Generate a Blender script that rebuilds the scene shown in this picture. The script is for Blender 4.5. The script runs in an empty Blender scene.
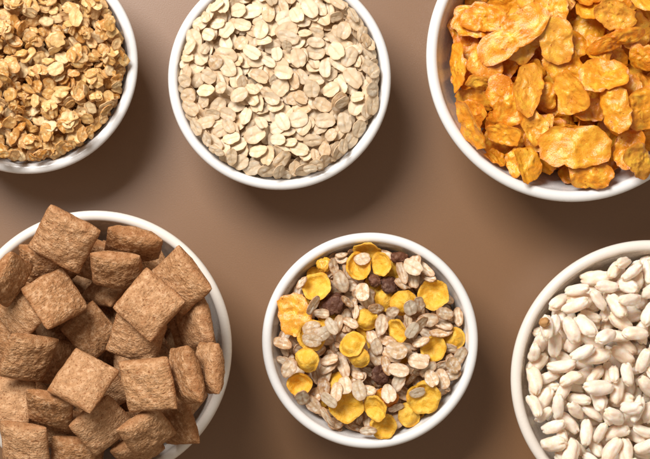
import bpy, math, random
import numpy as np
from mathutils import Vector, Matrix, noise as mnoise

rng = np.random.default_rng(11)
random.seed(11)
MM = 0.001
scene = bpy.context.scene
COL = scene.collection

# ------------------------------------------------------------------ camera
CAM_Z = 0.95                      # camera height above the table
RIM_Z = 0.050                     # typical rim height
SCALE = 0.0005                    # metres per photo pixel in the rim plane
cam_d = bpy.data.cameras.new('camera')
cam = bpy.data.objects.new('camera', cam_d)
COL.objects.link(cam)
cam.location = (0, 0, CAM_Z)
cam.rotation_euler = (0, 0, 0)
cam_d.sensor_width = 36.0
cam_d.lens = 36.0 * (CAM_Z - RIM_Z) / (650 * SCALE)
cam_d.clip_start = 0.05
cam_d.clip_end = 50.0
scene.camera = cam

# ------------------------------------------------------------------ light
world = bpy.data.worlds.new('World')
scene.world = world
world.use_nodes = True
bgn = world.node_tree.nodes['Background']
bgn.inputs['Color'].default_value = (1.0, 0.84, 0.68, 1)
bgn.inputs['Strength'].default_value = 0.33

def area_light(name, loc, target, size, power, color):
    d = bpy.data.lights.new(name, 'AREA')
    d.shape = 'SQUARE'
    d.size = size
    d.energy = power
    d.color = color
    o = bpy.data.objects.new(name, d)
    o.location = loc
    v = Vector(target) - Vector(loc)
    o.rotation_euler = v.to_track_quat('-Z', 'Y').to_euler()
    COL.objects.link(o)
    return o
area_light('softbox_lamp', (-0.39, 0.58, 0.97), (0.0, 0.0, 0.03), 0.48, 20.5, (1.0, 0.965, 0.93))

vs = scene.view_settings
vs.view_transform = 'Standard'
vs.look = 'None'
vs.gamma = 1.0
vs.use_curve_mapping = False
vs.exposure = 0.0
scene.render.engine = 'CYCLES'
scene.cycles.max_bounces = 10
scene.cycles.diffuse_bounces = 6

def px2w(px, py, z):
    s = SCALE * (CAM_Z - z) / (CAM_Z - RIM_Z)
    return (px - 325.0) * s, -(py - 229.5) * s

# ------------------------------------------------------------------ materials
def rgb(h):
    return (h[0], h[1], h[2], 1.0)

class NT:
    def __init__(self, name):
        self.m = bpy.data.materials.new(name)
        self.m.use_nodes = True
        self.t = self.m.node_tree
        self.b = self.t.nodes['Principled BSDF']
    def n(self, typ, **kw):
        x = self.t.nodes.new(typ)
        for k, v in kw.items():
            setattr(x, k, v)
        return x
    def l(self, a, b):
        self.t.links.new(a, b)
    def math(self, op, a, b=None, c=None):
        x = self.n('ShaderNodeMath', operation=op)
        for i, v in enumerate((a, b, c)):
            if v is None:
                continue
            if isinstance(v, (int, float)):
                x.inputs[i].default_value = v
            else:
                self.l(v, x.inputs[i])
        return x.outputs[0]
    def mix(self, fac, a, b, blend='MIX'):
        x = self.n('ShaderNodeMix', data_type='RGBA', blend_type=blend)
        for s, v in ((x.inputs[0], fac), (x.inputs[6], a), (x.inputs[7], b)):
            if isinstance(v, (int, float)):
                s.default_value = v
            elif isinstance(v, tuple):
                s.default_value = v
            else:
                self.l(v, s)
        return x.outputs[2]
    def ramp(self, fac, stops, interp='LINEAR'):
        x = self.n('ShaderNodeValToRGB')
        x.color_ramp.interpolation = interp
        el = x.color_ramp.elements
        while len(el) < len(stops):
            el.new(0.5)
        for e, (p, c) in zip(el, stops):
            e.position = p
            e.color = c if len(c) == 4 else rgb(c)
        self.l(fac, x.inputs[0])
        return x.outputs[0]
    def noise(self, vec, scale, detail=4, rough=0.55, dist=0.0):
        x = self.n('ShaderNodeTexNoise')
        x.inputs['Scale'].default_value = scale
        x.inputs['Detail'].default_value = detail
        x.inputs['Roughness'].default_value = rough
        x.inputs['Distortion'].default_value = dist
        self.l(vec, x.inputs['Vector'])
        return x.outputs['Fac']

G = lambda v: (v, v, v, 1)

def food_material(name, tints, patch=None, mark=None, mark_amt=1.0, nscale=350, fine=2500,
                  bump=0.00025, rough=0.6, sss=0.0, sss_r=(1, .5, .25), sss_s=0.002, speck=None,
                  speck_scale=1800, speck_lo=0.62, spec=0.35, contrast=0.25, patch_lo=0.45, patch_hi=0.7,
                  stripes=None, nscale2=None):
    k = NT(name)
    oi = k.n('ShaderNodeObjectInfo')
    at = k.n('ShaderNodeAttribute', attribute_name='tint')
    r = k.math('FRACT', k.math('ADD', oi.outputs['Random'], at.outputs['Fac']))
    tc = k.n('ShaderNodeTexCoord')
    comb = k.n('ShaderNodeCombineXYZ')
    k.l(k.math('MULTIPLY', r, 7.3), comb.inputs[0])
    k.l(k.math('MULTIPLY', r, 3.1), comb.inputs[1])
    k.l(k.math('MULTIPLY', r, 5.7), comb.inputs[2])
    va = k.n('ShaderNodeVectorMath', operation='ADD')
    k.l(tc.outputs['Object'], va.inputs[0])
    k.l(comb.outputs[0], va.inputs[1])
    vec = va.outputs[0]
    n1 = k.noise(vec, nscale, 4, 0.6)
    n2 = k.noise(vec, fine, 3, 0.6)
    st = [(i / max(1, len(tints) - 1), rgb(t)) for i, t in enumerate(tints)]
    base = k.ramp(r, st)
    if patch:
        f = k.ramp(n1, [(patch_lo, G(0)), (patch_hi, G(1))])
        base = k.mix(f, base, rgb(patch))
    if mark:
        mk = k.n('ShaderNodeAttribute', attribute_name='mark')
        f = k.math('MULTIPLY', mk.outputs['Fac'], mark_amt)
        f = k.math('MULTIPLY', f, k.ramp(n2, [(0.25, G(0.35)), (0.62, G(1))]))
        base = k.mix(f, base, rgb(mark))
    if speck:
        n3 = k.noise(vec, speck_scale, 2, 0.5)
        f = k.ramp(n3, [(speck_lo, G(0)), (speck_lo + 0.07, G(0.85))])
        base = k.mix(f, base, rgb(speck))
    var = k.ramp(k.math('ADD', k.math('MULTIPLY', n1, 0.6), k.math('MULTIPLY', n2, 0.4)),
                 [(0.3, G(1 - contrast)), (0.7, G(1 + contrast * 0.4))])
    base = k.mix(1.0, base, var, 'MULTIPLY')
    k.l(base, k.b.inputs['Base Color'])
    k.b.inputs['Roughness'].default_value = rough
    k.b.inputs['Specular IOR Level'].default_value = spec
    if sss > 0:
        k.b.inputs['Subsurface Weight'].default_value = sss
        k.b.inputs['Subsurface Radius'].default_value = sss_r
        k.b.inputs['Subsurface Scale'].default_value = sss_s
    h = k.math('ADD', k.math('MULTIPLY', n2, 0.5), k.math('MULTIPLY', n1, 0.8))
    if stripes:                      # fine woven strands along the piece
        wv = k.n('ShaderNodeTexWave', wave_type='BANDS', bands_direction='Y')
        wv.inputs['Scale'].default_value = stripes
        wv.inputs['Distortion'].default_value = 7.0
        wv.inputs['Detail'].default_value = 3.0
        wv.inputs['Detail Scale'].default_value = 1.6
        k.l(vec, wv.inputs['Vector'])
        h = k.math('ADD', h, k.math('MULTIPLY', wv.outputs['Fac'], 0.09))
    bp = k.n('ShaderNodeBump')
    bp.inputs['Strength'].default_value = 1.0
    bp.inputs['Distance'].default_value = bump
    k.l(h, bp.inputs['Height'])
    k.l(bp.outputs[0], k.b.inputs['Normal'])
    return k.m

def ceramic(name, col):
    k = NT(name)
    tc = k.n('ShaderNodeTexCoord')
    n1 = k.noise(tc.outputs['Object'], 60, 3)
    base = k.mix(k.ramp(n1, [(0.35, G(0)), (0.7, G(1))]), rgb(col), rgb(tuple(c * 0.965 for c in col)))
    k.l(base, k.b.inputs['Base Color'])
    k.l(k.ramp(k.noise(tc.outputs['Object'], 220, 3), [(0.3, G(0.2)), (0.75, G(0.34))]), k.b.inputs['Roughness'])
    k.b.inputs['Specular IOR Level'].default_value = 0.5
    k.b.inputs['Coat Weight'].default_value = 0.3
    k.b.inputs['Coat Roughness'].default_value = 0.12
    bp = k.n('ShaderNodeBump')
    bp.inputs['Strength'].default_value = 0.25
    bp.inputs['Distance'].default_value = 0.0004
    k.l(k.noise(tc.outputs['Object'], 90, 2), bp.inputs['Height'])
    k.l(bp.outputs[0], k.b.inputs['Normal'])
    return k.m

def table_material():
    k = NT('brown_table_surface')
    tc = k.n('ShaderNodeTexCoord')
    o = tc.outputs['Object']
    n1 = k.noise(o, 9, 4)
    n2 = k.noise(o, 1500, 3, 0.7)
    base = k.mix(k.ramp(n1, [(0.3, G(0)), (0.7, G(1))]), (0.192, 0.090, 0.032, 1), (0.204, 0.096, 0.035, 1))
    base = k.mix(1.0, base, k.ramp(n2, [(0.3, G(0.93)), (0.7, G(1.05))]), 'MULTIPLY')
    k.l(base, k.b.inputs['Base Color'])
    k.b.inputs['Roughness'].default_value = 0.42
    k.b.inputs['Specular IOR Level'].default_value = 0.85
    bp = k.n('ShaderNodeBump')
    bp.inputs['Strength'].default_value = 0.4
    bp.inputs['Distance'].default_value = 0.0001
    k.l(n2, bp.inputs['Height'])
    k.l(bp.outputs[0], k.b.inputs['Normal'])
    return k.m

M = {}
M['table'] = table_material()
M['white'] = ceramic('white_glazed_ceramic', (0.80, 0.795, 0.785))
M['ivory'] = ceramic('ivory_glazed_ceramic', (0.79, 0.735, 0.665))
M['oat'] = food_material('rolled_oat', [(.74, .555, .35), (.79, .635, .44), (.75, .57, .37), (.80, .67, .49), (.69, .475, .27)],
                         patch=(.82, .745, .62), mark=(.56, .32, .13), mark_amt=.9, nscale=380, fine=3200,
                         bump=.00022, rough=.65, spec=.3, contrast=.10, patch_lo=.5, patch_hi=.72)
M['granola'] = food_material('toasted_oat', [(.74, .40, .11), (.82, .55, .23), (.56, .235, .04), (.78, .46, .15), (.86, .68, .40), (.66, .30, .06), (.80, .52, .20)],
                             patch=(.86, .66, .35), mark=(.46, .17, .03), mark_amt=.75, nscale=520, fine=2600,
                             bump=.00036, rough=.42, spec=.45, contrast=.18, patch_lo=.5, patch_hi=.66)
M['corn'] = food_material('corn_flake', [(.80, .27, .010), (.86, .38, .024), (.78, .25, .008), (.84, .32, .016), (.87, .45, .06), (.79, .245, .01)],
                          patch=(.90, .51, .05), mark=(.58, .13, .005), mark_amt=.8, nscale=210, fine=1500,
                          bump=.0005, rough=.26, spec=.6, contrast=.2, sss=.3, sss_r=(1, .42, .06), sss_s=.0016,
                          speck=(.46, .12, .006), speck_scale=520, speck_lo=.66, patch_lo=.46, patch_hi=.68)
M['pillow'] = food_material('whole_grain', [(.53, .275, .122), (.60, .33, .16), (.46, .22, .088), (.57, .305, .14)],
                            patch=(.64, .40, .225), mark=(.34, .13, .04), mark_amt=.85, nscale=420, fine=1500,
                            bump=.0011, rough=.68, spec=.25, contrast=.42, speck=(.30, .11, .035),
                            speck_scale=1100, speck_lo=.59, patch_lo=.47, patch_hi=.70, stripes=230)
M['yellow'] = food_material('yellow_corn', [(.86, .45, .03), (.88, .51, .05), (.84, .39, .02)],
                            patch=(.89, .60, .12), mark=(.68, .25, .012), mark_amt=1.0, nscale=300, fine=1500,
                            bump=.0007, rough=.5, spec=.35, contrast=.16, sss=.2, sss_r=(1, .5, .1), sss_s=.0012)
M['grain'] = food_material('bran_flake', [(.77, .575, .36), (.82, .68, .48), (.69, .45, .235), (.83, .73, .56)],
                           patch=(.85, .77, .64), mark=(.40, .165, .05), mark_amt=.95, nscale=520, fine=2600,
                           bump=.00025, rough=.7, spec=.25, contrast=.18, patch_lo=.47, patch_hi=.62)
M['raisin'] = food_material('raisin_skin', [(.07, .026, .016), (.15, .052, .024), (.21, .075, .032)],
                            patch=(.27, .15, .09), nscale=520, fine=2200, bump=.0006, rough=.5, spec=.4,
                            contrast=.4, patch_lo=.52, patch_hi=.75)
M['rice'] = food_material('puffed_rice', [(.92, .775, .63), (.93, .81, .69), (.91, .735, .56)],
                          patch=(.94, .865, .78), mark=(.80, .50, .22), mark_amt=.6, nscale=300, fine=2400,
                          bump=.00022, rough=.45, spec=.4, contrast=.08, sss=.6, sss_r=(1, .5, .22), sss_s=.0036)
M['bead'] = food_material('brown_grain', [(.52, .27, .10), (.52, .27, .10)], mark=(.3, .12, .04), rough=.6)

# ------------------------------------------------------------------ helpers
def tag(o, label=None, cat=None, group=None, kind=None):
    if label: o['label'] = label
    if cat: o['category'] = cat
    if group: o['group'] = group
    if kind: o['kind'] = kind
    return o

def nz(x, y, z):
    return mnoise.noise(Vector((x, y, z)))

def build_mesh(name, v, tris, mat, attrs=None):
    me = bpy.data.meshes.new(name)
    v = np.asarray(v, dtype=np.float32)
    t = np.asarray(tris, dtype=np.int32)
    me.vertices.add(len(v))
    me.vertices.foreach_set('co', v.ravel())
    me.loops.add(t.size)
    me.loops.foreach_set('vertex_index', t.ravel())
    me.polygons.add(len(t))
    me.polygons.foreach_set('loop_start', np.arange(0, t.size, 3, dtype=np.int32))
    me.polygons.foreach_set('use_smooth', np.ones(len(t), dtype=bool))
    for k, a in (attrs or {}).items():
        at = me.attributes.new(k, 'FLOAT', 'POINT')
        at.data.foreach_set('value', np.asarray(a, dtype=np.float32))
    me.update(calc_edges=True)
    me.validate()
    if mat:
        me.materials.append(mat)
    return me

class Proto:
    """a piece of food: mesh arrays (high and low detail) and surface samples for stacking"""
    def __init__(self, hi, lo, mat, kind):
        self.v, self.t, self.m = hi
        self.lv, self.lt, self.lm = lo
        self.mat, self.kind = mat, kind
        self.mesh = None
        self.children = None
        a, b, c = (self.v[self.t[:, i]] for i in range(3))
        ar = 0.5 * np.linalg.norm(np.cross(b - a, c - a), axis=1)
        n = int(min(6000, max(300, ar.sum() / (GRID ** 2) * 1.8)))
        idx = rng.choice(len(ar), n, p=ar / ar.sum())
        u, w = rng.random(n), rng.random(n)
        fl = u + w > 1
        u[fl], w[fl] = 1 - u[fl], 1 - w[fl]
        self.pts = np.vstack([a[idx] + u[:, None] * (b[idx] - a[idx]) + w[:, None] * (c[idx] - a[idx]), self.v])
        self.sub = self.pts[::6]
        self.rad = np.sqrt((self.pts ** 2).sum(1).max())
    def get_mesh(self):
        if self.mesh is None:
            self.mesh = build_mesh(self.kind, self.v, self.t, self.mat, {'mark': self.m})
        return self.mesh

GRID = 0.0004

def disc(nr, na, outline, mid, thick, prof, mark):
    """a thin flake: outline(angle) radius, mid(x,y) middle surface, thickness profile, mark(x,y,rho)"""
    top, bot, mk = [], [], []
    an = [2 * math.pi * j / na for j in range(na)]
    ol = [outline(a) for a in an]
    P = [(0.0, 0.0, 0.0)]
    for i in range(1, nr + 1):
        rho = (i / nr) ** 0.8
        for j in range(na):
            P.append((ol[j] * rho * math.cos(an[j]), ol[j] * rho * math.sin(an[j]), rho))
    for x, y, rho in P:
        z = mid(x, y, rho)
        h = thick * 0.5 * prof(rho)
        top.append((x, y, z + h)); bot.append((x, y, z - h)); mk.append(mark(x, y, rho))
    N = len(P)
    v = np.array(top + bot)
    t = []
    for s, flip in ((0, False), (N, True)):
        for j in range(na):
            k = (j + 1) % na
            f = [(s, s + 1 + j, s + 1 + k)]
            for i in range(nr - 1):
                a, b = s + 1 + i * na + j, s + 1 + i * na + k
                c, d = a + na, b + na
                f += [(a, c, d), (a, d, b)]
            t += [(q[0], q[2], q[1]) for q in f] if flip else f
    o = 1 + (nr - 1) * na
    for j in range(na):
        k = (j + 1) % na
        a, b, c, d = 2 * N + j, 2 * N + k, 2 * N + na + j, 2 * N + na + k
        t += [(a, c, d), (a, d, b)]
    v = np.vstack([v, v[o:o + na], v[N + o:N + o + na]])        # own ring: a crisp broken edge
    mk = mk + mk + mk[o:o + na] * 2
    return v, np.array(t), np.array(mk)

def eprof(rho):
    return 0.80 + 0.20 * math.sqrt(max(0.0, 1 - rho ** 8))

def superell(a, b, th, p=2.3):
    return (abs(math.cos(th) / a) ** p + abs(math.sin(th) / b) ** p) ** (-1 / p)

def oat_flake(seed, a, b, th, bend=0.6, crease=0.3, irr=0.07, edge=0.5, stripe=0.0, nr=6, na=26):
    s = seed * 7.13
    cx, cy, cxy = (nz(s, 1, 0), nz(s, 2, 0), nz(s, 3, 0))
    notch = 0.12 if nz(s, 9, 0) > 0.0 else 0.03
    def outline(t):
        r = superell(a, b, t, 2.15)
        r *= 1 + irr * nz(math.cos(t) * 1.4 + s, math.sin(t) * 1.4, 4) + irr * .5 * nz(math.cos(t) * 4 + s, math.sin(t) * 4, 7)
        d = abs(((t + math.pi) % (2 * math.pi)) - math.pi)
        r *= 1 - notch * math.exp(-(d / 0.16) ** 2)
        return r
    def mid(x, y, rho):
        u, w = x / a, y / a
        return (bend * a * 0.28 * (cx * u * u + cy * w * w * 1.6 + cxy * u * w * 2)
                + 0.10 * a * bend * nz(u * 2.1 + s, w * 2.1, 5) + 0.022 * a * nz(u * 6 + s, w * 3, 8)
                - crease * th * math.exp(-(y / (0.10 * b)) ** 2) * (1 - rho ** 4))
    def mark(x, y, rho):
        e = edge * max(0.0, (rho - 0.72) / 0.28) ** 1.5
        c = 1.0 * math.exp(-(y / (0.07 * b)) ** 2) * (1 - rho * .5)
        st = 0.0
        if stripe:
            q = abs(y) / b
            st = stripe * (math.exp(-((q - .62) / .16) ** 2) * (0.5 + nz(x / a * 2 + s, 3, 3)) + max(0, nz(x / a * 1.6 + s, y / b * 2.2, 2) - .05) * 1.6)
        return min(1.0, max(0.0, e + c * .7 + st))
    hi = disc(nr, na, outline, mid, th, eprof, mark)
    lo = disc(2, 11, outline, mid, th, eprof, mark)
    return hi, lo

def corn_flake(seed, a, b, th, curl, nr=12, na=44):
    s = seed * 3.71
    k1, k2 = nz(s, 1, 1), nz(s, 5, 1)
    def outline(t):
        r = superell(a, b, t, 2.7)
        return r * (1 + .26 * nz(math.cos(t) * 1.1 + s, math.sin(t) * 1.1, 4) + .13 * nz(math.cos(t) * 3 + s, math.sin(t) * 3, 7)
                    + .06 * nz(math.cos(t) * 8 + s, math.sin(t) * 8, 7))
    def mid(x, y, rho):
        u, w = x / a, y / a
        z = curl * a * (0.32 * w * w * (1 if k1 > 0 else -1) + .25 * k1 * u * u + .5 * k2 * u * w)
        z += .13 * a * nz(u * 1.6 + s, w * 1.6, 2) + .05 * a * nz(u * 3.6 + s, w * 3.6, 2)
        bl = max(0.0, nz(x * 330 + s, y * 330, 9) - .12)
        z += .0017 * bl + .00045 * nz(x * 700 + s, y * 700, 3)
        return z
    def mark(x, y, rho):
        return max(0.0, min(1.0, .8 * max(0, (rho - .8) / .2) ** 2 + .9 * max(0, nz(x * 130 + s, y * 130, 6) - .1)))
    pf = lambda r: 0.5 + .5 * math.sqrt(max(0, 1 - r ** 8))
    return disc(nr, na, outline, mid, th, pf, mark), disc(4, 16, outline, mid, th, pf, mark)

def cup_flake(seed, r0, th, dome, nr=11, na=40):
    s = seed * 5.9
    el = 1 + .12 * nz(s, 2, 2)
    def outline(t):
        return r0 * (1 + .15 * nz(math.cos(t) * 1.3 + s, math.sin(t) * 1.3, 4) + .05 * nz(math.cos(t) * 5 + s, math.sin(t) * 5, 4)) * (1 + (el - 1) * math.cos(2 * t))
    def mid(x, y, rho):
        z = dome * r0 * (.85 * (1 - rho ** 2.6) if dome < 0 else .9 * max(0.0, 1 - (rho / .82) ** 2.4) - .10 * max(0.0, rho - .82) / .18)
        z += .13 * r0 * math.exp(-((rho - .84) / .09) ** 2) * (.8 if dome < 0 else -.3)
        z += .16 * r0 * nz(x * 200 + s, y * 200, 2) + .075 * r0 * nz(x * 480 + s, y * 480, 2) + .03 * r0 * nz(x * 1100 + s, y * 1100, 2)
        z += .12 * r0 * nz(s, 8, 8) * (x * x - y * y) / r0 ** 2
        return z
    def mark(x, y, rho):
        return max(0.0, min(1.0, .45 * max(0, (rho - .8) / .2) ** 2 + .8 * max(0, nz(x * 190 + s, y * 190, 6) - .15)))
    pf = lambda r: 0.55 + .45 * math.sqrt(max(0, 1 - r ** 8))
    return disc(nr, na, outline, mid, th, pf, mark), disc(4, 16, outline, mid, th, pf, mark)

def blob(seed, rx, ry, rz, nu, nv, fn, mark, pw=1.0):
    """closed lat-long body along X; fn(theta along, phi around) -> radius factor"""
    v, mk = [], []
    for i in range(1, nu):
        th = math.pi * i / nu
        for j in range(nv):
            ph = 2 * math.pi * j / nv
            f, off = fn(th, ph)
            sn = math.sin(th) ** pw
            v.append((rx * f * math.cos(th), ry * f * sn * math.cos(ph) + off[0], rz * f * sn * math.sin(ph) + off[1]))
            mk.append(mark(th, ph))
    N = len(v)
    f, o = fn(0, 0); v.append((rx * f, o[0], o[1])); mk.append(mark(0, 0))
    f, o = fn(math.pi, 0); v.append((-rx * f, o[0], o[1])); mk.append(mark(math.pi, 0))
    t = []
    for i in range(nu - 2):
        for j in range(nv):
            k = (j + 1) % nv
            a, b, c, d = i * nv + j, i * nv + k, (i + 1) * nv + j, (i + 1) * nv + k
            t += [(a, c, d), (a, d, b)]
    for j in range(nv):
        k = (j + 1) % nv
        t.append((N, j, k))
        t.append((N + 1, (nu - 2) * nv + k, (nu - 2) * nv + j))
    return np.array(v), np.array(t), np.array(mk)

def rice_grain(seed, L, W):
    s = seed * 4.3
    bx, bz = nz(s, 1, 1) * .22, nz(s, 2, 1) * .12
    fat = nz(s, 3, 3) * .18
    def fn(th, ph):
        u = math.cos(th)
        p = .94 + .12 * math.sin(th) ** 2
        p *= 1 + fat * u
        gr = -.17 * math.exp(-((((ph - 1.2 + .35 * u) + math.pi) % (2 * math.pi) - math.pi) / .28) ** 2) * math.sin(th)
        gr -= .11 * math.exp(-((((ph - 2.9 - .3 * u) + math.pi) % (2 * math.pi) - math.pi) / .3) ** 2) * math.sin(th)
        w = .17 * nz(u * 1.7 + s, math.cos(ph) * 1.1, math.sin(ph) * 1.1) + .06 * nz(u * 6 + s, math.cos(ph) * 2.5, math.sin(ph) * 2.5)
        return p + gr + w, (bx * L * (u * u - .3) * .6, bz * L * (u * u - .3) * .6)
    def mark(th, ph):
        u = abs(math.cos(th))
        g = math.exp(-((((ph - 1.2 + .35 * math.cos(th)) + math.pi) % (2 * math.pi) - math.pi) / .16) ** 2)
        return min(1, max(0, (u - .88) * 5) + .3 * g)
    return blob(seed, L / 2, W / 2, W / 2 * .92, 22, 24, fn, mark, .58), blob(seed, L / 2, W / 2, W / 2 * .92, 7, 8, fn, mark, .58)

def raisin(seed, L, W, H):
    s = seed * 6.1
    def fn(th, ph):
        u, p, q = math.cos(th), math.sin(th) * math.cos(ph), math.sin(th) * math.sin(ph)
        r = 1 + .34 * nz(u * 1.3 + s, p * 1.2, q * 1.2)
        r -= .42 * max(0.0, .32 - abs(nz(u * 2.2 + s, p * 2.2, q * 2.2))) ** 1.0
        r -= .14 * abs(nz(u * 5.5 + s, p * 6, q * 6))
        return r, (0, 0)
    return blob(seed, L / 2, W / 2, H / 2, 34, 40, fn, lambda a, b: 0), blob(seed, L / 2, W / 2, H / 2, 8, 9, fn, lambda a, b: 0)

def pillow(seed, A, B, T, n=44):
    """puffed square cushion, two opposite ends crimped flat, fold edges rounded"""
    s = seed * 8.7
    def make(n):
        v, mk = [], []
        for side in (1, -1):
            for i in range(n + 1):
                for j in range(n + 1):
                    u = math.sin((i / n - .5) * math.pi) * .6 + (2 * i / n - 1) * .4
                    w = math.sin((j / n - .5) * math.pi) * .6 + (2 * j / n - 1) * .4
                    px = max(0.0, 1 - abs(u) ** 2.6)
                    py = max(0.0, 1 - abs(w) ** 4.5)
                    h = T * .5 * (px ** .75) * (py ** .55) + T * .05
                    x = A / 2 * u * (1 - .05 * (1 - abs(w) ** 2) * 0 + .05 * w * w * nz(s, 4, 4))
                    y = B / 2 * w * (1 - .07 * (1 - u * u) * nz(s, 5, 5) - .035 * abs(u) ** 8)
                    x *= 1 - .03 * abs(w) ** 8
                    x += .020 * A * nz(w * 2.2 + s, u * .6, 1)
                    y += .020 * B * nz(u * 2.2 + s, w * .6, 2)
                    e = max(abs(u), abs(w))
                    q = (x * 300 + s, y * 300, side * 3.0)
                    d = .00060 * nz(q[0] * .9, q[1] * .9, q[2]) + .00026 * nz(q[0] * 1.5, q[1] * 4.6, q[2] + 5) + .00050 * nz(q[0] * 6, q[1] * 6, q[2]) + .0007 * min(0.0, nz(q[0] * 2.6, q[1] * 2.6, q[2] + 9) + .28)
                    h += d * (1 - e ** 8) + .0010 * nz(x * 110 + s, y * 110, side * 2) * (1 - e ** 4)
                    z = side * max(.0003, h) + .07 * A * (nz(s, 7, 7) * u * u * .6 + nz(s, 8, 7) * u * w)
                    v.append((x, y, z))
                    mk.append(max(0., min(1., .75 * max(0, (e - .86) / .14) + max(0, nz(x * 240 + s, y * 420, side) - .1) * 1.2)))
        N = (n + 1) ** 2
        t = []
        I = lambda sd, i, j: sd * N + i * (n + 1) + j
        for i in range(n):
            for j in range(n):
                a, b, c, d = I(0, i, j), I(0, i + 1, j), I(0, i + 1, j + 1), I(0, i, j + 1)
                t += [(a, b, c), (a, c, d)]
                a, b, c, d = (q + N for q in (a, b, c, d))
                t += [(a, c, b), (a, d, c)]
        ring = [(i, 0) for i in range(n)] + [(n, j) for j in range(n)] + [(n - i, n) for i in range(n)] + [(0, n - j) for j in range(n)]
        for (i0, j0), (i1, j1) in zip(ring, ring[1:] + ring[:1]):
            a, b, c, d = I(0, i0, j0), I(0, i1, j1), I(1, i0, j0), I(1, i1, j1)
            t += [(a, c, d), (a, d, b)]
        return np.array(v), np.array(t), np.array(mk)
    return make(n), make(8)

def rot_axis(ax, an):
    ax = np.asarray(ax, float); ax = ax / (np.linalg.norm(ax) + 1e-12)
    K = np.array([[0, -ax[2], ax[1]], [ax[2], 0, -ax[0]], [-ax[1], ax[0], 0]])
    return np.eye(3) + math.sin(an) * K + (1 - math.cos(an)) * K @ K

def rot_z(a):
    c, s = math.cos(a), math.sin(a)
    return np.array([[c, -s, 0], [s, c, 0], [0, 0, 1.0]])

def align(nv):
    nv = nv / np.linalg.norm(nv)
    ax = np.cross((0, 0, 1.0), nv)
    s = np.linalg.norm(ax)
    return np.eye(3) if s < 1e-6 else rot_axis(ax, math.atan2(s, nv[2]))

# ------------------------------------------------------------------ setting
def make_table():
    import bmesh
    bm = bmesh.new()
    bmesh.ops.create_cube(bm, size=1.0)
    bmesh.ops.scale(bm, vec=(1.6, 1.3, 0.03), verts=bm.verts)
    bmesh.ops.translate(bm, vec=(0, 0, -0.015), verts=bm.verts)
    bmesh.ops.bevel(bm, geom=list(bm.edges), offset=0.003, segments=3, affect='EDGES')
    me = bpy.data.meshes.new('table_top')
    bm.to_mesh(me); bm.free()
    me.materials.append(M['table'])
    o = bpy.data.objects.new('table_top', me)
    COL.objects.link(o)
    tag(o, 'matte brown tabletop under the six bowls', 'table', kind='structure')
make_table()

class Bowl:
    def __init__(self, px, py, rpx, h, t, p, mat, label):
        self.h, self.t = h, t
        zr = h - t * .5
        self.x, self.y = px2w(px, py, zr)
        self.R = rpx * SCALE * (CAM_Z - zr) / (CAM_Z - RIM_Z)
        self.Ri = self.R - t
        fl = 0.006
        inn = []
        for i in range(41):
            r = self.Ri * (i / 40) ** .75
            inn.append((r, fl + (zr - fl) * (r / self.Ri) ** p))
        cap = [(self.Ri + t / 2 - t / 2 * math.cos(a), zr + t / 2 * math.sin(a)) for a in [math.pi * i / 12 for i in range(1, 13)]]
        out = []
        zs = 0.011
        for i in range(1, 22):
            z = zr + (zs - zr) * i / 21
            r = self.Ri * max(.0001, (z - fl) / (zr - fl)) ** (1 / p)
            out.append((min(self.R, r + t * (.93 + .12 * i / 21)), z))
        rf = self.R * .60
        foot = [(rf + .004, .007), (rf + .0015, .004), (rf + .001, .0008), (rf, 0.0), (rf - .003, 0.0), (rf - .004, .0015), (rf - .005, .0032), (0.0, .0032)]
        prof = inn + cap + out + foot
        self.pr = np.array([q[0] for q in inn + cap]); self.pz = np.array([q[1] for q in inn + cap])
        na = 160
        v, t_ = [], []
        rows = []
        for r, z in prof:
            if r < 1e-9:
                rows.append([len(v)]); v.append((0, 0, z)); continue
            row = []
            for j in range(na):
                a = 2 * math.pi * j / na
                w = 1 + .0012 * nz(math.cos(a) * 1.3 + px, math.sin(a) * 1.3, 3)
                row.append(len(v)); v.append((r * w * math.cos(a), r * w * math.sin(a), z))
            rows.append(row)
        for A, B in zip(rows, rows[1:]):
            for j in range(na):
                k = (j + 1) % na
                if len(A) == 1:
                    t_.append((A[0], B[j], B[k]))
                elif len(B) == 1:
                    t_.append((A[j], B[0], A[k]))
                else:
                    t_ += [(A[j], B[j], B[k]), (A[j], B[k], A[k])]
        me = build_mesh('bowl', np.array(v), np.array(t_), M[mat])
        o = bpy.data.objects.new('bowl', me)
        o.location = (self.x, self.y, 0)
        COL.objects.link(o)
        tag(o, label, 'bowl', 'white cereal bowls')

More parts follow.
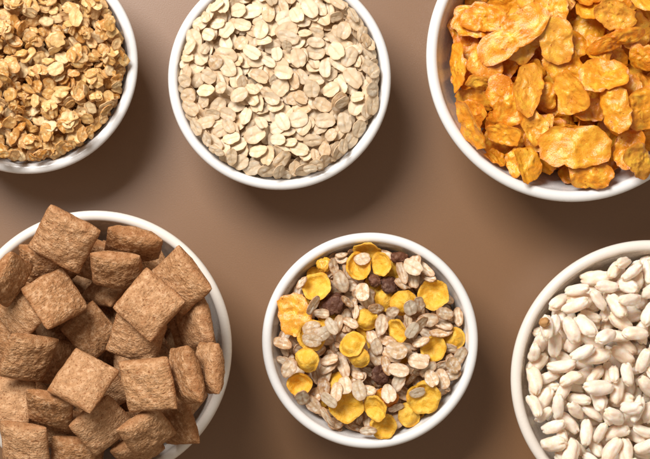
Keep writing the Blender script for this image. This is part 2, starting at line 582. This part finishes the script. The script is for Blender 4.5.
# ------------------------------------------------------------------ stacking
class Pile:
    def __init__(self, bowl, top):
        self.b = bowl
        self.top = top                       # top(r/Ri) target height
        self.ext = bowl.R + .012
        self.n = int(2 * self.ext / GRID) + 1
        c = (np.arange(self.n) + .5) * GRID - self.ext
        X, Y = np.meshgrid(c, c, indexing='ij')
        self.Rm = np.hypot(X, Y)
        self.H = np.interp(self.Rm, bowl.pr, bowl.pz)
        self.H[self.Rm > bowl.R] = 0
        self.id = -np.ones((self.n, self.n), int)
        s = SCALE
        self.inframe = (np.abs(X + bowl.x) < 325 * s) & (np.abs(Y + bowl.y) < 229.5 * s)
        self.items = []
    def ij(self, Q, x, y):
        i = ((Q[:, 0] + (x + self.ext)) / GRID).astype(int)
        j = ((Q[:, 1] + (y + self.ext)) / GRID).astype(int)
        return np.clip(i, 0, self.n - 1), np.clip(j, 0, self.n - 1)
    def normal(self, proto, sc, x, y):
        Q = proto.sub[::3] * sc
        r = proto.rad * sc * .75
        q = np.array([(math.cos(a) * r * f, math.sin(a) * r * f) for f in (.35, .7, 1) for a in np.arange(0, 6.28, .7)])
        i, j = self.ij(np.c_[q, q[:, :1]], x, y)
        z = self.H[i, j]
        A = np.c_[q, np.ones(len(q))]
        c, *_ = np.linalg.lstsq(A, z, rcond=None)
        g = np.clip(c[:2], -.9, .9)
        return np.array([-g[0], -g[1], 1.0])
    def rest(self, Q, x, y):
        i, j = self.ij(Q, x, y)
        return float((self.H[i, j] - Q[:, 2]).max())
    def commit(self, proto, R, sc, x, y, **info):
        Q = proto.pts @ R.T * sc
        z = self.rest(Q, x, y)
        i, j = self.ij(Q, x, y)
        zz = Q[:, 2] + z
        o = np.argsort(zz)
        i, j, zz = i[o], j[o], zz[o]
        k = zz > self.H[i, j]
        self.H[i[k], j[k]] = zz[k]
        self.id[i[k], j[k]] = len(self.items)
        self.items.append(dict(p=proto, R=R, s=sc, x=x, y=y, z=z, **info))
        return z
    def drop(self, proto, sc, x, y, K=5, jit=.2, yaw=None, follow=1.0, xyj=.0015, R0=None, over=False, dry=False, **info):
        best = None
        Ri = self.b.Ri
        for k in range(K):
            xx = x + rng.normal() * xyj * (k > 0)
            yy = y + rng.normal() * xyj * (k > 0)
            if R0 is not None:
                R = rot_axis(rng.normal(size=3), rng.normal() * jit * (k > 0)) @ R0
            else:
                nv = self.normal(proto, sc, xx, yy)
                nv = np.array([nv[0] * follow + rng.normal() * jit, nv[1] * follow + rng.normal() * jit, 1.0])
                R = align(nv) @ rot_z(yaw + rng.normal() * .06 if yaw is not None else rng.random() * 6.283)
                if info.get('flip'):
                    R = R @ rot_axis((1, 0, 0), math.pi)
            Q = proto.sub @ R.T * sc
            z = self.rest(Q, xx, yy)
            rr = np.hypot(Q[:, 0] + xx, Q[:, 1] + yy).max()
            pen = 0 if over else max(0, rr - (Ri - .0004)) * 25
            e = z + pen
            if best is None or e < best[0]:
                best = (e, R, xx, yy, z)
        if dry:
            return best[4]
        return self.commit(proto, best[1], sc, best[2], best[3], **info)
    def fill(self, chooser, smax, rmax=.95, K=4, jit=.2, probes=14, lower=0.0, patience=25, follow=1.0):
        fails = 0
        Ri = self.b.Ri
        for it in range(smax):
            bx = None
            for _ in range(probes):
                r = Ri * rmax * math.sqrt(rng.random()); a = rng.random() * 6.283
                x, y = r * math.cos(a), r * math.sin(a)
                i, j = int((x + self.ext) / GRID), int((y + self.ext) / GRID)
                h = self.H[i - 4:i + 5:4, j - 4:j + 5:4].mean()
                d = h - (self.top(r / Ri) - lower)
                if bx is None or d < bx[0]:
                    bx = (d, x, y)
            if bx[0] > 0:
                fails += 1
                if fails > patience:
                    break
                continue
            fails = 0
            p, sc, info = chooser()
            deep = bx[0] < -.012
            self.drop(p, sc, bx[1], bx[2], K=2 if deep else K, jit=jit, follow=follow, **info)
    def edge_fill(self, chooser, n, depth=.0022, inset=.0017, jit=.25, K=8):
        """tuck pieces into the gap along the wall"""
        Ri = self.b.Ri
        for it in range(n):
            bx = None
            for _ in range(10):
                a = rng.random() * 6.283
                x, y = (Ri - inset) * math.cos(a), (Ri - inset) * math.sin(a)
                h = self.H[int((x + self.ext) / GRID), int((y + self.ext) / GRID)]
                if bx is None or h < bx[0]:
                    bx = (h, a)
            if bx[0] > self.top(1.0) - depth:
                continue
            p, sc, info = chooser()
            r = Ri - inset - p.rad * sc * .45
            self.drop(p, sc, r * math.cos(bx[1]), r * math.sin(bx[1]), K=K, jit=jit, xyj=.0008, follow=.9, **info)
    def hero(self, proto, sc, px, py, yaw=0, tilt=None, K=8, jit=.12, over=False, follow=.7, lean=None, **info):
        """place by photo pixel; yaw in image degrees (clockwise); tilt=(axis image degrees, degrees)"""
        z = self.b.h
        ya = -math.radians(yaw)
        R0 = None
        if tilt:
            R0 = rot_axis((math.cos(-math.radians(tilt[0])), math.sin(-math.radians(tilt[0])), 0), math.radians(tilt[1])) @ rot_z(ya)
        for k in range(3):
            wx, wy = px2w(px, py, z)
            x, y = wx - self.b.x, wy - self.b.y
            kw = dict(K=K, xyj=.0007, over=over)
            if tilt:
                kw.update(jit=.10, R0=R0)
            else:
                kw.update(jit=jit, yaw=ya, follow=follow)
            if k < 2:
                z = self.drop(proto, sc, x, y, dry=True, **kw)
            else:
                self.drop(proto, sc, x, y, hero=True, **kw, **info)
    def place_labels(self, solo, seen, kinds):
        """single out alike pieces: clock direction, distance to the rim, then how large they show"""
        hours = ['twelve', 'one', 'two', 'three', 'four', 'five', 'six', 'seven', 'eight', 'nine', 'ten', 'eleven']
        ranks = ['largest', 'second largest', 'third largest', 'fourth largest', 'fifth largest', 'sixth largest', 'seventh largest', 'eighth largest', 'ninth largest', 'tenth largest', 'eleventh largest', 'twelfth largest', 'thirteenth largest', 'fourteenth largest']
        cx = np.bincount(self.id[self.id >= 0], weights=np.nonzero(self.id >= 0)[0], minlength=len(self.items)) / np.maximum(seen, 1)
        cy = np.bincount(self.id[self.id >= 0], weights=np.nonzero(self.id >= 0)[1], minlength=len(self.items)) / np.maximum(seen, 1)
        for kn, info in kinds.items():
            cells = {}
            for k in solo:
                it = self.items[k]
                if it['p'].kind != kn or it.get('label'):
                    continue
                x, y = cx[k] * GRID - self.ext, cy[k] * GRID - self.ext
                u = math.hypot(x, y) / self.b.Ri
                hr = hours[int(round(math.degrees(math.atan2(x, y)) / 30)) % 12]
                ring = 0 if u < .13 else 1 if u < .45 else 2 if u < .65 else 3 if u < .82 else 4
                cells.setdefault((ring, hr if ring else ''), []).append(k)
            for (ring, hr), ks in cells.items():
                ks.sort(key=lambda k: -seen[k])
                for q, k in enumerate(ks):
                    rk = ranks[min(q, 13)] + ' ' if len(ks) > 1 else ''
                    pl = ['at the very centre', "near the centre towards %s o'clock", "halfway out towards %s o'clock",
                          "nearing the rim at %s o'clock", "beside the rim at %s o'clock"][ring]
                    self.items[k]['label'] = rk + info['short'] + ' ' + (pl % hr if ring else pl) + ', ' + info['where']
    def emit(self, kinds, stuff_name, stuff_label, stuff_cat, minpix):
        """kinds: name -> dict(label, cat, group); the 300 largest in view of a kind become objects"""
        vis = np.bincount(self.id[self.inframe & (self.id >= 0)], minlength=len(self.items)) * (GRID / SCALE) ** 2
        seen = np.bincount(self.id[self.id >= 0], minlength=len(self.items))
        solo = set()
        for kn in kinds:
            c = [k for k, it in enumerate(self.items) if it['p'].kind == kn and (vis[k] > minpix or it.get('hero'))]
            c.sort(key=lambda k: -vis[k] - (1e6 if self.items[k].get('hero') else 0))
            solo.update(c[:kinds[kn].get('max', 300)])
        self.place_labels(solo, seen, kinds)
        V, T, MK, TI, MI = [], [], [], [], []
        mats, off = [], 0
        for k, it in enumerate(self.items):
            p, R, s = it['p'], it['R'], it['s']
            loc = np.array([it['x'] + self.b.x, it['y'] + self.b.y, it['z']])
            if k in solo:
                info = kinds[p.kind]
                mw = Matrix([list(R[i] * s) + [loc[i]] for i in range(3)] + [[0, 0, 0, 1]])
                if p.children:
                    o = bpy.data.objects.new(p.kind, None)
                    o.empty_display_size = .003
                    COL.objects.link(o)
                    o.matrix_world = mw
                    for cp, cm in p.children:
                        c = bpy.data.objects.new('flake', cp.get_mesh())
                        COL.objects.link(c)
                        c.parent = o
                        c.matrix_local = cm
                else:
                    o = bpy.data.objects.new(p.kind, p.get_mesh())
                    COL.objects.link(o)
                    o.matrix_world = mw
                if it.get('label'):
                    tag(o, it['label'], info['cat'], info['group'])
                else:
                    tag(o, info['label'], info['cat'], info['group'])
            else:
                v, t, m = (p.v, p.t, p.m) if seen[k] > 25 else (p.lv, p.lt, p.lm)
                V.append(v @ R.T * s + loc); T.append(t + off); MK.append(m)
                TI.append(np.full(len(v), rng.random()))
                if p.mat not in mats:
                    mats.append(p.mat)
                MI.append(np.full(len(t), mats.index(p.mat)))
                off += len(v)
        if V:
            me = build_mesh(stuff_name, np.vstack(V), np.vstack(T), None, {'mark': np.concatenate(MK), 'tint': np.concatenate(TI)})
            for m in mats:
                me.materials.append(m)
            me.polygons.foreach_set('material_index', np.concatenate(MI).astype(np.int32))
            o = bpy.data.objects.new(stuff_name, me)
            COL.objects.link(o)
            tag(o, stuff_label, stuff_cat, kind='stuff')
        print(stuff_name, 'items', len(self.items), 'solo', len(solo), 'stuff tris', sum(len(t) for t in T))

# ------------------------------------------------------------------ bowls
B_GRAN = Bowl(27, 63, 111, .050, .0052, 5.0, 'white', 'white glazed bowl of golden granola, cut off at the top left')
B_OATS = Bowl(279.5, 78.5, 111.5, .050, .0050, 5.0, 'white', 'white glazed bowl of pale rolled oats at top centre')
B_CORN = Bowl(572, 56, 146, .060, .0056, 4.2, 'white', 'large white glazed bowl of orange corn flakes at the top right')
B_PIL = Bowl(95, 347.5, 137, .058, .0052, 4.6, 'ivory', 'ivory white bowl of brown pillow cereal at the lower left')
B_MUE = Bowl(370, 340.5, 108, .050, .0050, 4.6, 'white', 'small white glazed bowl of muesli at bottom centre')
B_RICE = Bowl(649, 378.5, 138.5, .058, .0056, 4.6, 'ivory', 'ivory white bowl of puffed rice at the lower right')

pick = lambda L: L[rng.integers(len(L))]

# ---- rolled oats
P_OAT = [Proto(*oat_flake(i, (4.1 + 1.2 * rng.random()) * MM, (2.9 + .9 * rng.random()) * MM, (.42 + .16 * rng.random()) * MM,
                          bend=.75, irr=.13, crease=.5), M['oat'], 'rolled_oat_flake') for i in range(22)]
pile = Pile(B_OATS, lambda u: .0488 + .004 * (1 - u * u) - .001 * max(0, u - .75) / .25)
pile.fill(lambda: (pick(P_OAT), .78 + .42 * rng.random(), {}), 6000, rmax=.97, K=10, jit=.14)
pile.edge_fill(lambda: (pick(P_OAT), .7 + .3 * rng.random(), {}), 420)
pile.emit({'rolled_oat_flake': dict(short='rolled oat flake', where='oats bowl', label='pale cream rolled oat flake heaped in the top centre bowl', cat='oat flake',
                                    group='rolled oats in the top centre bowl')},
          'rolled_oats', 'mass of pale rolled oats filling the top centre bowl', 'oats', 14)

# ---- granola
P_GFL = [Proto(*oat_flake(100 + i, (2.9 + 1.5 * rng.random()) * MM, (2.0 + 1.0 * rng.random()) * MM, (.5 + .25 * rng.random()) * MM,
                          bend=1.3, irr=.24, edge=.8, nr=5, na=20), M['granola'], 'granola_flake') for i in range(18)]
def cluster(seed):
    n = int(rng.integers(3, 7))
    ch = []
    hv, ht, hm, lv, lt, lm = [], [], [], [], [], []
    ho = lo = 0
    for k in range(n):
        p = P_GFL[int(rng.integers(len(P_GFL)))]
        d = rng.normal(size=3); d /= np.linalg.norm(d)
        c = d * np.array([2.5, 2.5, 1.5]) * MM
        R = align(np.array([d[0] * .7 + rng.normal() * .25, d[1] * .7 + rng.normal() * .25, abs(d[2]) + .5])) @ rot_z(rng.random() * 6.28)
        ch.append((p, Matrix([list(R[i]) + [c[i]] for i in range(3)] + [[0, 0, 0, 1]])))
        hv.append(p.v @ R.T + c); ht.append(p.t + ho); hm.append(p.m); ho += len(p.v)
        lv.append(p.lv @ R.T + c); lt.append(p.lt + lo); lm.append(p.lm); lo += len(p.lv)
    q = Proto((np.vstack(hv), np.vstack(ht), np.concatenate(hm)), (np.vstack(lv), np.vstack(lt), np.concatenate(lm)), M['granola'], 'granola_cluster')
    q.children = ch
    return q
P_CL = [cluster(i) for i in range(14)]
pile = Pile(B_GRAN, lambda u: .0480 + .0035 * (1 - u * u) - .001 * max(0, u - .75) / .25)
pile.fill(lambda: (pick(P_CL) if rng.random() < .30 else pick(P_GFL), .8 + .45 * rng.random(), {}), 6000, rmax=.97, K=7, jit=.30)
pile.edge_fill(lambda: (pick(P_GFL), .8 + .35 * rng.random(), {}), 420)
pile.emit({'granola_flake': dict(short='loose toasted flake', where='granola bowl', label='single toasted golden oat flake among the granola in the top left bowl', cat='granola flake', group='loose flakes of the granola'),
           'granola_cluster': dict(short='golden oat clump', where='granola bowl', label='golden clump of stuck together oat flakes in the top left bowl', cat='granola cluster', group='clumps of the granola')},
          'granola', 'mass of golden toasted granola filling the top left bowl', 'granola', 12)

# ---- corn flakes
P_CF = [Proto(*corn_flake(i, (8.5 + 4 * rng.random()) * MM, (6.2 + 2.5 * rng.random()) * MM, (.65 + .2 * rng.random()) * MM, .7 + .9 * rng.random()),
              M['corn'], 'corn_flake') for i in range(18)]
def cf(seed, lpx, wpx, curl=.6):
    return Proto(*corn_flake(seed, lpx * .25 * MM, wpx * .245 * MM, .8 * MM, curl * 1.6), M['corn'], 'corn_flake')
pile = Pile(B_CORN, lambda u: .049 + .007 * (1 - u * u) - .016 * max(0, u - .72) / .28)
pile.fill(lambda: (pick(P_CF), .75 + .4 * rng.random(), {}), 900, rmax=.93, K=10, jit=.3, lower=.008)
CF = [  # px, py, length px, width px, yaw, curl, tilt, label
    (459, 68, 46, 26, 85, .5, (85, 62), 'corn flake standing on edge against the left wall of its bowl'),
    (470, 125, 56, 30, 68, .6, (68, 58), 'curled corn flake tipped on edge by the lower left rim'),
    (484, 60, 34, 42, 0, .5, None, 'orange corn flake half under the long one near the left rim'),
    (495, 160, 25, 18, 30, .5, None, 'small reddish corn flake low against the lower left wall'),
    (514, 165, 30, 16, 80, .8, (80, 40), 'narrow corn flake on edge beside the lower left wall'),
    (527, 169, 36, 27, 70, .5, None, 'corn flake lying near the bottom rim, left of the pale one'),
    (486, 82, 34, 20, 0, .4, None, 'small corn flake between the left rim and the upright rectangular one'),
    (505, 100, 58, 30, 65, .5, None, 'corn flake lying behind the upright rectangular one'),
    (534, 126, 34, 25, 60, .5, None, 'corn flake tucked under the pale rounded triangular one'),
    (590, 112, 30, 24, 20, .5, None, 'small bright corn flake in the middle of the bowl'),
    (628, 146, 40, 29, 100, .6, (100, 25), 'yellow corn flake right of the biggest reddish one'),
    (641, 163, 40, 28, 40, .6, None, 'corn flake at the right picture edge near the bottom rim'),
    (589, 177, 44, 30, 10, .5, None, 'yellow corn flake touching the bottom rim of the bowl'),
    (485, 19, 46, 25, 5, .4, None, 'corn flake lying sideways at the upper left of the bowl'),
    (507, 136, 40, 22, 5, .6, None, 'lens shaped corn flake left of the biggest reddish one'),
    (614, 16, 42, 30, 30, .5, None, 'corn flake near the top picture edge, upper right'),
    (640, 110, 44, 28, 80, .5, None, 'corn flake at the right picture edge, halfway down the bowl'),
    (617, 110, 44, 29, 75, .6, (75, 20), 'reddish corn flake standing upright right of the bowl middle'),
    (556, 39, 44, 35, 80, .5, None, 'rounded bright yellow corn flake near the top of the bowl'),
    (617, 40, 60, 20, -25, .6, (-25, 30), 'long narrow corn flake pointing to the upper right'),
    (513, 36, 84, 34, -42, .45, None, 'longest corn flake, slanting up to the right in the upper left'),
    (605, 78, 48, 38, -10, .4, None, 'broad pale yellow corn flake right of the triangular one'),
    (529, 85, 58, 31, -68, .4, None, 'upright rectangular corn flake left of the bowl middle'),
    (573, 94, 42, 36, 60, .4, None, 'pale rounded triangular corn flake in the middle of the bowl'),
    (575, 145, 78, 42, -8, .4, None, 'biggest reddish orange corn flake low in the bowl'),
]
for q, (px, py, L, W, yaw, curl, tilt, lab) in enumerate(CF):
    pile.hero(cf(60 + q, L, W, curl), 1.0, px, py, yaw, tilt, label=lab, K=14, follow=.8)
pile.emit({'corn_flake': dict(short='smaller corn flake', where='corn flake bowl', label='smaller corn flake filling the pile between the big ones, top right bowl', cat='corn flake', group='corn flakes in the top right bowl')},
          'corn_flakes', 'buried corn flakes deep in the top right bowl', 'corn flakes', 40)

# ---- pillow cereal
P_PI = [Proto(*pillow(i, (23 + 2.5 * rng.random()) * MM, (22.5 + 2.5 * rng.random()) * MM, (8.0 + 1.8 * rng.random()) * MM), M['pillow'], 'pillow_cereal') for i in range(9)]
pile = Pile(B_PIL, lambda u: .027 + .004 * (1 - u * u))
pile.fill(lambda: (pick(P_PI), .9 + .15 * rng.random(), {}), 200, rmax=.85, K=8, jit=.4, probes=30, lower=.0)
PL = [  # px, py, yaw, tilt, scale, over, label
    (8, 332, 20, (90, 35), 1, 0, 'pillow piece in shadow at the left picture edge, halfway down'),
    (22, 314, 40, (30, 30), .85, 0, 'small pillow piece peeking out left of the upper left square one'),
    (92, 258, 20, (20, 35), 1, 0, 'pillow piece half hidden behind the edge-on one near the top'),
    (195, 322, 70, (80, 45), 1.05, 0, 'pillow piece leaning on the right wall of the bowl'),
    (178, 425, 80, (60, 40), 1, 0, 'pillow piece leaning low by the lower right wall'),
    (62, 428, 10, (10, 25), 1, 0, 'pillow piece half hidden below the lower left edge-on one'),
    (72, 455, 5, (0, 25), 1, 0, 'pillow piece cut by the bottom picture edge, left of centre'),
    (137, 452, -15, (-15, 55), 1, 0, 'pillow piece on edge at the bottom picture edge, right of centre'),
    (90, 330, 50, None, 1, 0, 'pillow piece lying low between the two upper square ones'),
    (135, 338, 20, (20, 28), 1.02, 0, 'pillow piece tucked under the central diamond shaped one'),
    (45, 264, 12, (12, 48), 1, 0, 'pillow piece leaning under the one that overhangs the rim'),
    (10, 280, -55, (-55, 62), 1, 0, 'pillow piece on edge at the upper left picture edge'),
    (10, 404, 5, None, 1.05, 0, 'pillow piece cut by the left picture edge, lower half'),
    (51, 408, 22, (22, 60), 1.0, 0, 'edge-on pillow piece between the left square ones'),
    (100, 425, -35, (-35, 32), 1.05, 0, 'pillow piece tilted toward the viewer at the bottom'),
    (24, 446, -5, None, 1.1, 0, 'square pillow piece in the lower left corner of the picture'),
    (146, 430, -32, (-32, 52), 1.0, 0, 'edge-on pillow piece slanting up to the right near the bottom'),
    (211, 366, 88, (88, 62), 1.02, 0, 'upright edge-on pillow piece touching the right wall'),
    (190, 374, 78, (78, 66), 1.12, 0, 'slim upright pillow piece, second from the right wall'),
    (134, 242, 14, (14, 58), 1.12, 0, 'flat lens shaped pillow piece under the top rim'),
    (182, 280, 50, (58, 32), 1.1, 0, 'pillow piece leaning on the upper right wall'),
    (116, 268, 12, (12, 42), 1.08, 0, 'creased pillow piece on edge above the central diamond'),
    (28, 359, 15, None, 1.08, 0, 'large square pillow piece at the left, its face turned up'),
    (56, 299, -27, None, 1.10, 0, 'square pillow piece facing up in the upper left of the bowl'),
    (148, 308, -47, None, 1.16, 0, 'large diamond turned pillow piece in the middle of the bowl'),
    (82, 382, 32, None, 1.10, 0, 'diamond turned pillow piece below the bowl middle'),
    (150, 387, -12, None, 1.18, 0, 'largest square pillow piece right of the lower middle'),
    (66, 240, 22, (20, 30), 1.12, 1, 'pillow piece lying over the upper left rim of its bowl'),
]
for q, (px, py, yaw, tilt, sc, over, lab) in enumerate(PL):
    pile.hero(P_PI[q % len(P_PI)], sc * .96, px, py, yaw, tilt, over=bool(over), label=lab, K=14, follow=.6, jit=.08)
pile.emit({'pillow_cereal': dict(short='shadowed pillow piece', where='pillow cereal bowl', label='pillow piece deep in shadow between the others in the lower left bowl', cat='cereal piece', group='pillow cereal in the lower left bowl')},
          'buried_pillow_cereal', 'buried pillow pieces deep in the lower left bowl', 'cereal', 40)

# ---- muesli
P_GR = [Proto(*oat_flake(200 + i, (4.4 + 1.6 * rng.random()) * MM, (2.4 + 1.2 * rng.random()) * MM, (.45 + .2 * rng.random()) * MM,
                         bend=.8, irr=.12, edge=.9, stripe=.9), M['grain'], 'grain_flake') for i in range(20)]
P_WH = [Proto(*oat_flake(300 + i, (5.0 + .8 * rng.random()) * MM, (3.6 + .6 * rng.random()) * MM, .55 * MM, bend=.6, irr=.10, edge=.5, stripe=.35), M['grain'], 'grain_flake') for i in range(5)]
pile = Pile(B_MUE, lambda u: .0432 + .0035 * (1 - u * u) - .004 * max(0, u - .8) / .2)
P_CU = [Proto(*cup_flake(i, 6.2 * MM, 1.1 * MM, -.5 if i % 2 else .5), M['yellow'], 'yellow_corn_flake') for i in range(6)]
pile.fill(lambda: (pick(P_GR) if rng.random() < .95 else pick(P_CU), .8 + .4 * rng.random(), {}), 5000, rmax=.975, K=7, jit=.22, lower=.004)
def cup(seed, dpx, dome): return Proto(*cup_flake(seed, dpx * .228 * MM, .85 * MM, dome), M['yellow'], 'yellow_corn_flake')
def rsn(seed, a, b, c): return Proto(*raisin(seed, a * .5 * MM, b * .5 * MM, c * .5 * MM), M['raisin'], 'raisin')
MU = [  # px, py, dia px, dome, tilt, label
    (370, 250, 30, -.5, (0, 50), 'yellow corn flake on edge under the top rim'),
    (367, 320, 25, .5, None, 'yellow corn flake half covered, above the bowl middle'),
    (400, 330, 28, -.4, (70, 50), 'thin yellow crescent of corn flake right of the middle'),
    (410, 416, 27, .4, None, 'yellow corn flake below the large one with a flake on it'),
    (382, 429, 30, -.4, (-5, 14), 'yellow corn flake against the bottom rim'),
    (380, 265, 27, -.45, (70, 35), 'yellow corn flake tipped sideways near the top, the right of a pair'),
    (357, 266, 31, -.5, None, 'yellow dished corn flake near the top with a brown flake on it'),
    (361, 356, 26, .5, None, 'yellow corn flake overlapped by the central domed one'),
    (376, 412, 30, -.5, (70, 38), 'yellow corn flake tipped on its side near the bottom'),
    (347, 405, 38, -.45, (5, 16), 'wide yellow corn flake tilted near the bottom left'),
    (421, 398, 38, -.3, None, 'large yellow corn flake at lower right with a white flake on it'),
    (312, 332, 34, -.4, None, 'yellow dished corn flake at left holding two white flakes'),
    (315, 287, 32, -.55, None, 'yellow dish shaped corn flake at the upper left'),
    (402, 302, 30, .65, None, 'domed yellow corn flake right of the top raisin'),
    (432, 297, 34, -.55, (80, 10), 'large dished yellow corn flake near the right rim'),
    (304, 359, 28, .65, None, 'domed yellow corn flake by the left rim'),
    (300, 386, 27, -.7, None, 'small cupped yellow corn flake at the lower left rim'),
    (433, 347, 29, -.55, None, 'dished yellow corn flake near the right rim, lower one'),
    (352, 342, 30, .55, None, 'round domed yellow corn flake in the middle of the bowl'),
]
OR = [(293, 313, 44, 34, 75, 'orange rough corn flake leaning on the left wall of the muesli bowl'),
      (385, 398, 26, 18, 20, 'small orange corn flake below the dark raisin')]
for q, (px, py, L, W, yaw, lab) in enumerate(OR):
    pile.hero(Proto(*corn_flake(90 + q, L * .25 * MM, W * .25 * MM, 1.4 * MM, .3), M['corn'], 'orange_corn_flake'), 1, px, py, yaw, label=lab)
pile.hero(Proto(*raisin(40, 8.5 * MM, 8 * MM, 7 * MM), M['corn'], 'orange_corn_flake'), 1, 325, 266, 0, label='small round orange puff under the upper left rim of the muesli bowl')
RS = [(390, 285, 24, 22, 12, 0, 'reddish brown raisin under the domed flake near the top'),
      (374, 281, 18, 14, 12, 30, 'small dark raisin between the top flakes'),
      (400, 259, 24, 16, 12, 10, 'brown raisin under the upper right rim'),
      (337, 303, 29, 25, 14, -20, 'large dusty raisin at the upper left'),
      (381, 374, 23, 23, 16, 50, 'darkest raisin below the middle of the bowl')]
for q, (px, py, a, b, c, yaw, lab) in enumerate(RS):
    pile.hero(rsn(q + 1, a * .86, b * .86, c * .8), 1, px, py, yaw, label=lab)
for q, (px, py, d, dome, tilt, lab) in enumerate(MU):
    pile.hero(cup(20 + q, d, dome), 1, px, py, float(rng.random() * 360), tilt, label=lab, jit=.1)
pile.fill(lambda: (pick(P_GR), .75 + .4 * rng.random(), {}), 420, rmax=.975, K=6, jit=.30)
pile.edge_fill(lambda: (pick(P_GR), .7 + .3 * rng.random(), {}), 120)
WH = [(312, 326, -15), (322, 335, -30), (362, 260, -20), (416, 268, 35), (364, 293, 80), (415, 392, -25), (412, 330, -60),
      (418, 362, 10), (453, 362, 40), (330, 326, 60), (345, 384, 80), (336, 393, -80), (375, 345, 70), (395, 350, 20), (388, 395, 80),
      (330, 400, 30), (440, 378, 60), (430, 380, 70), (400, 372, 15), (362, 392, 70), (410, 306, 70), (312, 340, 10)]
for px, py, yaw in WH:
    pile.hero(pick(P_WH), .78 + .25 * rng.random(), px, py, yaw, jit=.15)
pile.emit({'grain_flake': dict(short='speckled grain flake', where='muesli bowl', label='speckled brown and white grain flake in the muesli of the bottom centre bowl', cat='grain flake', group='grain flakes of the muesli'),
           'yellow_corn_flake': dict(short='part buried yellow flake', where='muesli bowl', label='yellow corn flake nearly buried among the grain flakes of the muesli', cat='corn flake', group='yellow corn flakes of the muesli'),
           'orange_corn_flake': dict(short='orange flake', where='muesli bowl', label='orange corn flake in the muesli', cat='corn flake', group='orange pieces of the muesli'),
           'raisin': dict(short='raisin', where='muesli bowl', label='raisin in the muesli', cat='raisin', group='raisins in the muesli')},
          'muesli', 'mass of grain flakes filling the bottom centre bowl', 'muesli', 12)

# ---- puffed rice
P_RI = [Proto(*rice_grain(i, (12.6 + 2.6 * rng.random()) * MM, (5.7 + 1.1 * rng.random()) * MM), M['rice'], 'puffed_rice_grain') for i in range(16)]
pile = Pile(B_RICE, lambda u: .0505 + .003 * (1 - u * u) - .003 * max(0, u - .75) / .25)
pile.fill(lambda: (pick(P_RI), .82 + .33 * rng.random(), {}), 3000, rmax=.96, K=14, jit=.3)
pile.edge_fill(lambda: (pick(P_RI), .8 + .2 * rng.random(), {}), 120, depth=.004, inset=.003)
bead = Proto(*rice_grain(77, 5.2 * MM, 4.8 * MM), M['bead'], 'brown_grain')
pile.hero(bead, 1, 542, 323, 0, label='tiny round brown grain beside the puffed rice at the left wall')
pile.emit({'puffed_rice_grain': dict(short='white puffed grain', where='puffed rice bowl', label='white puffed rice grain in the lower right bowl', cat='puffed rice', group='puffed rice in the lower right bowl'),
           'brown_grain': dict(short='brown grain', where='puffed rice bowl', label='tiny brown grain', cat='grain', group='stray grain')},
          'puffed_rice', 'buried white puffed rice filling the lower right bowl', 'puffed rice', 20)
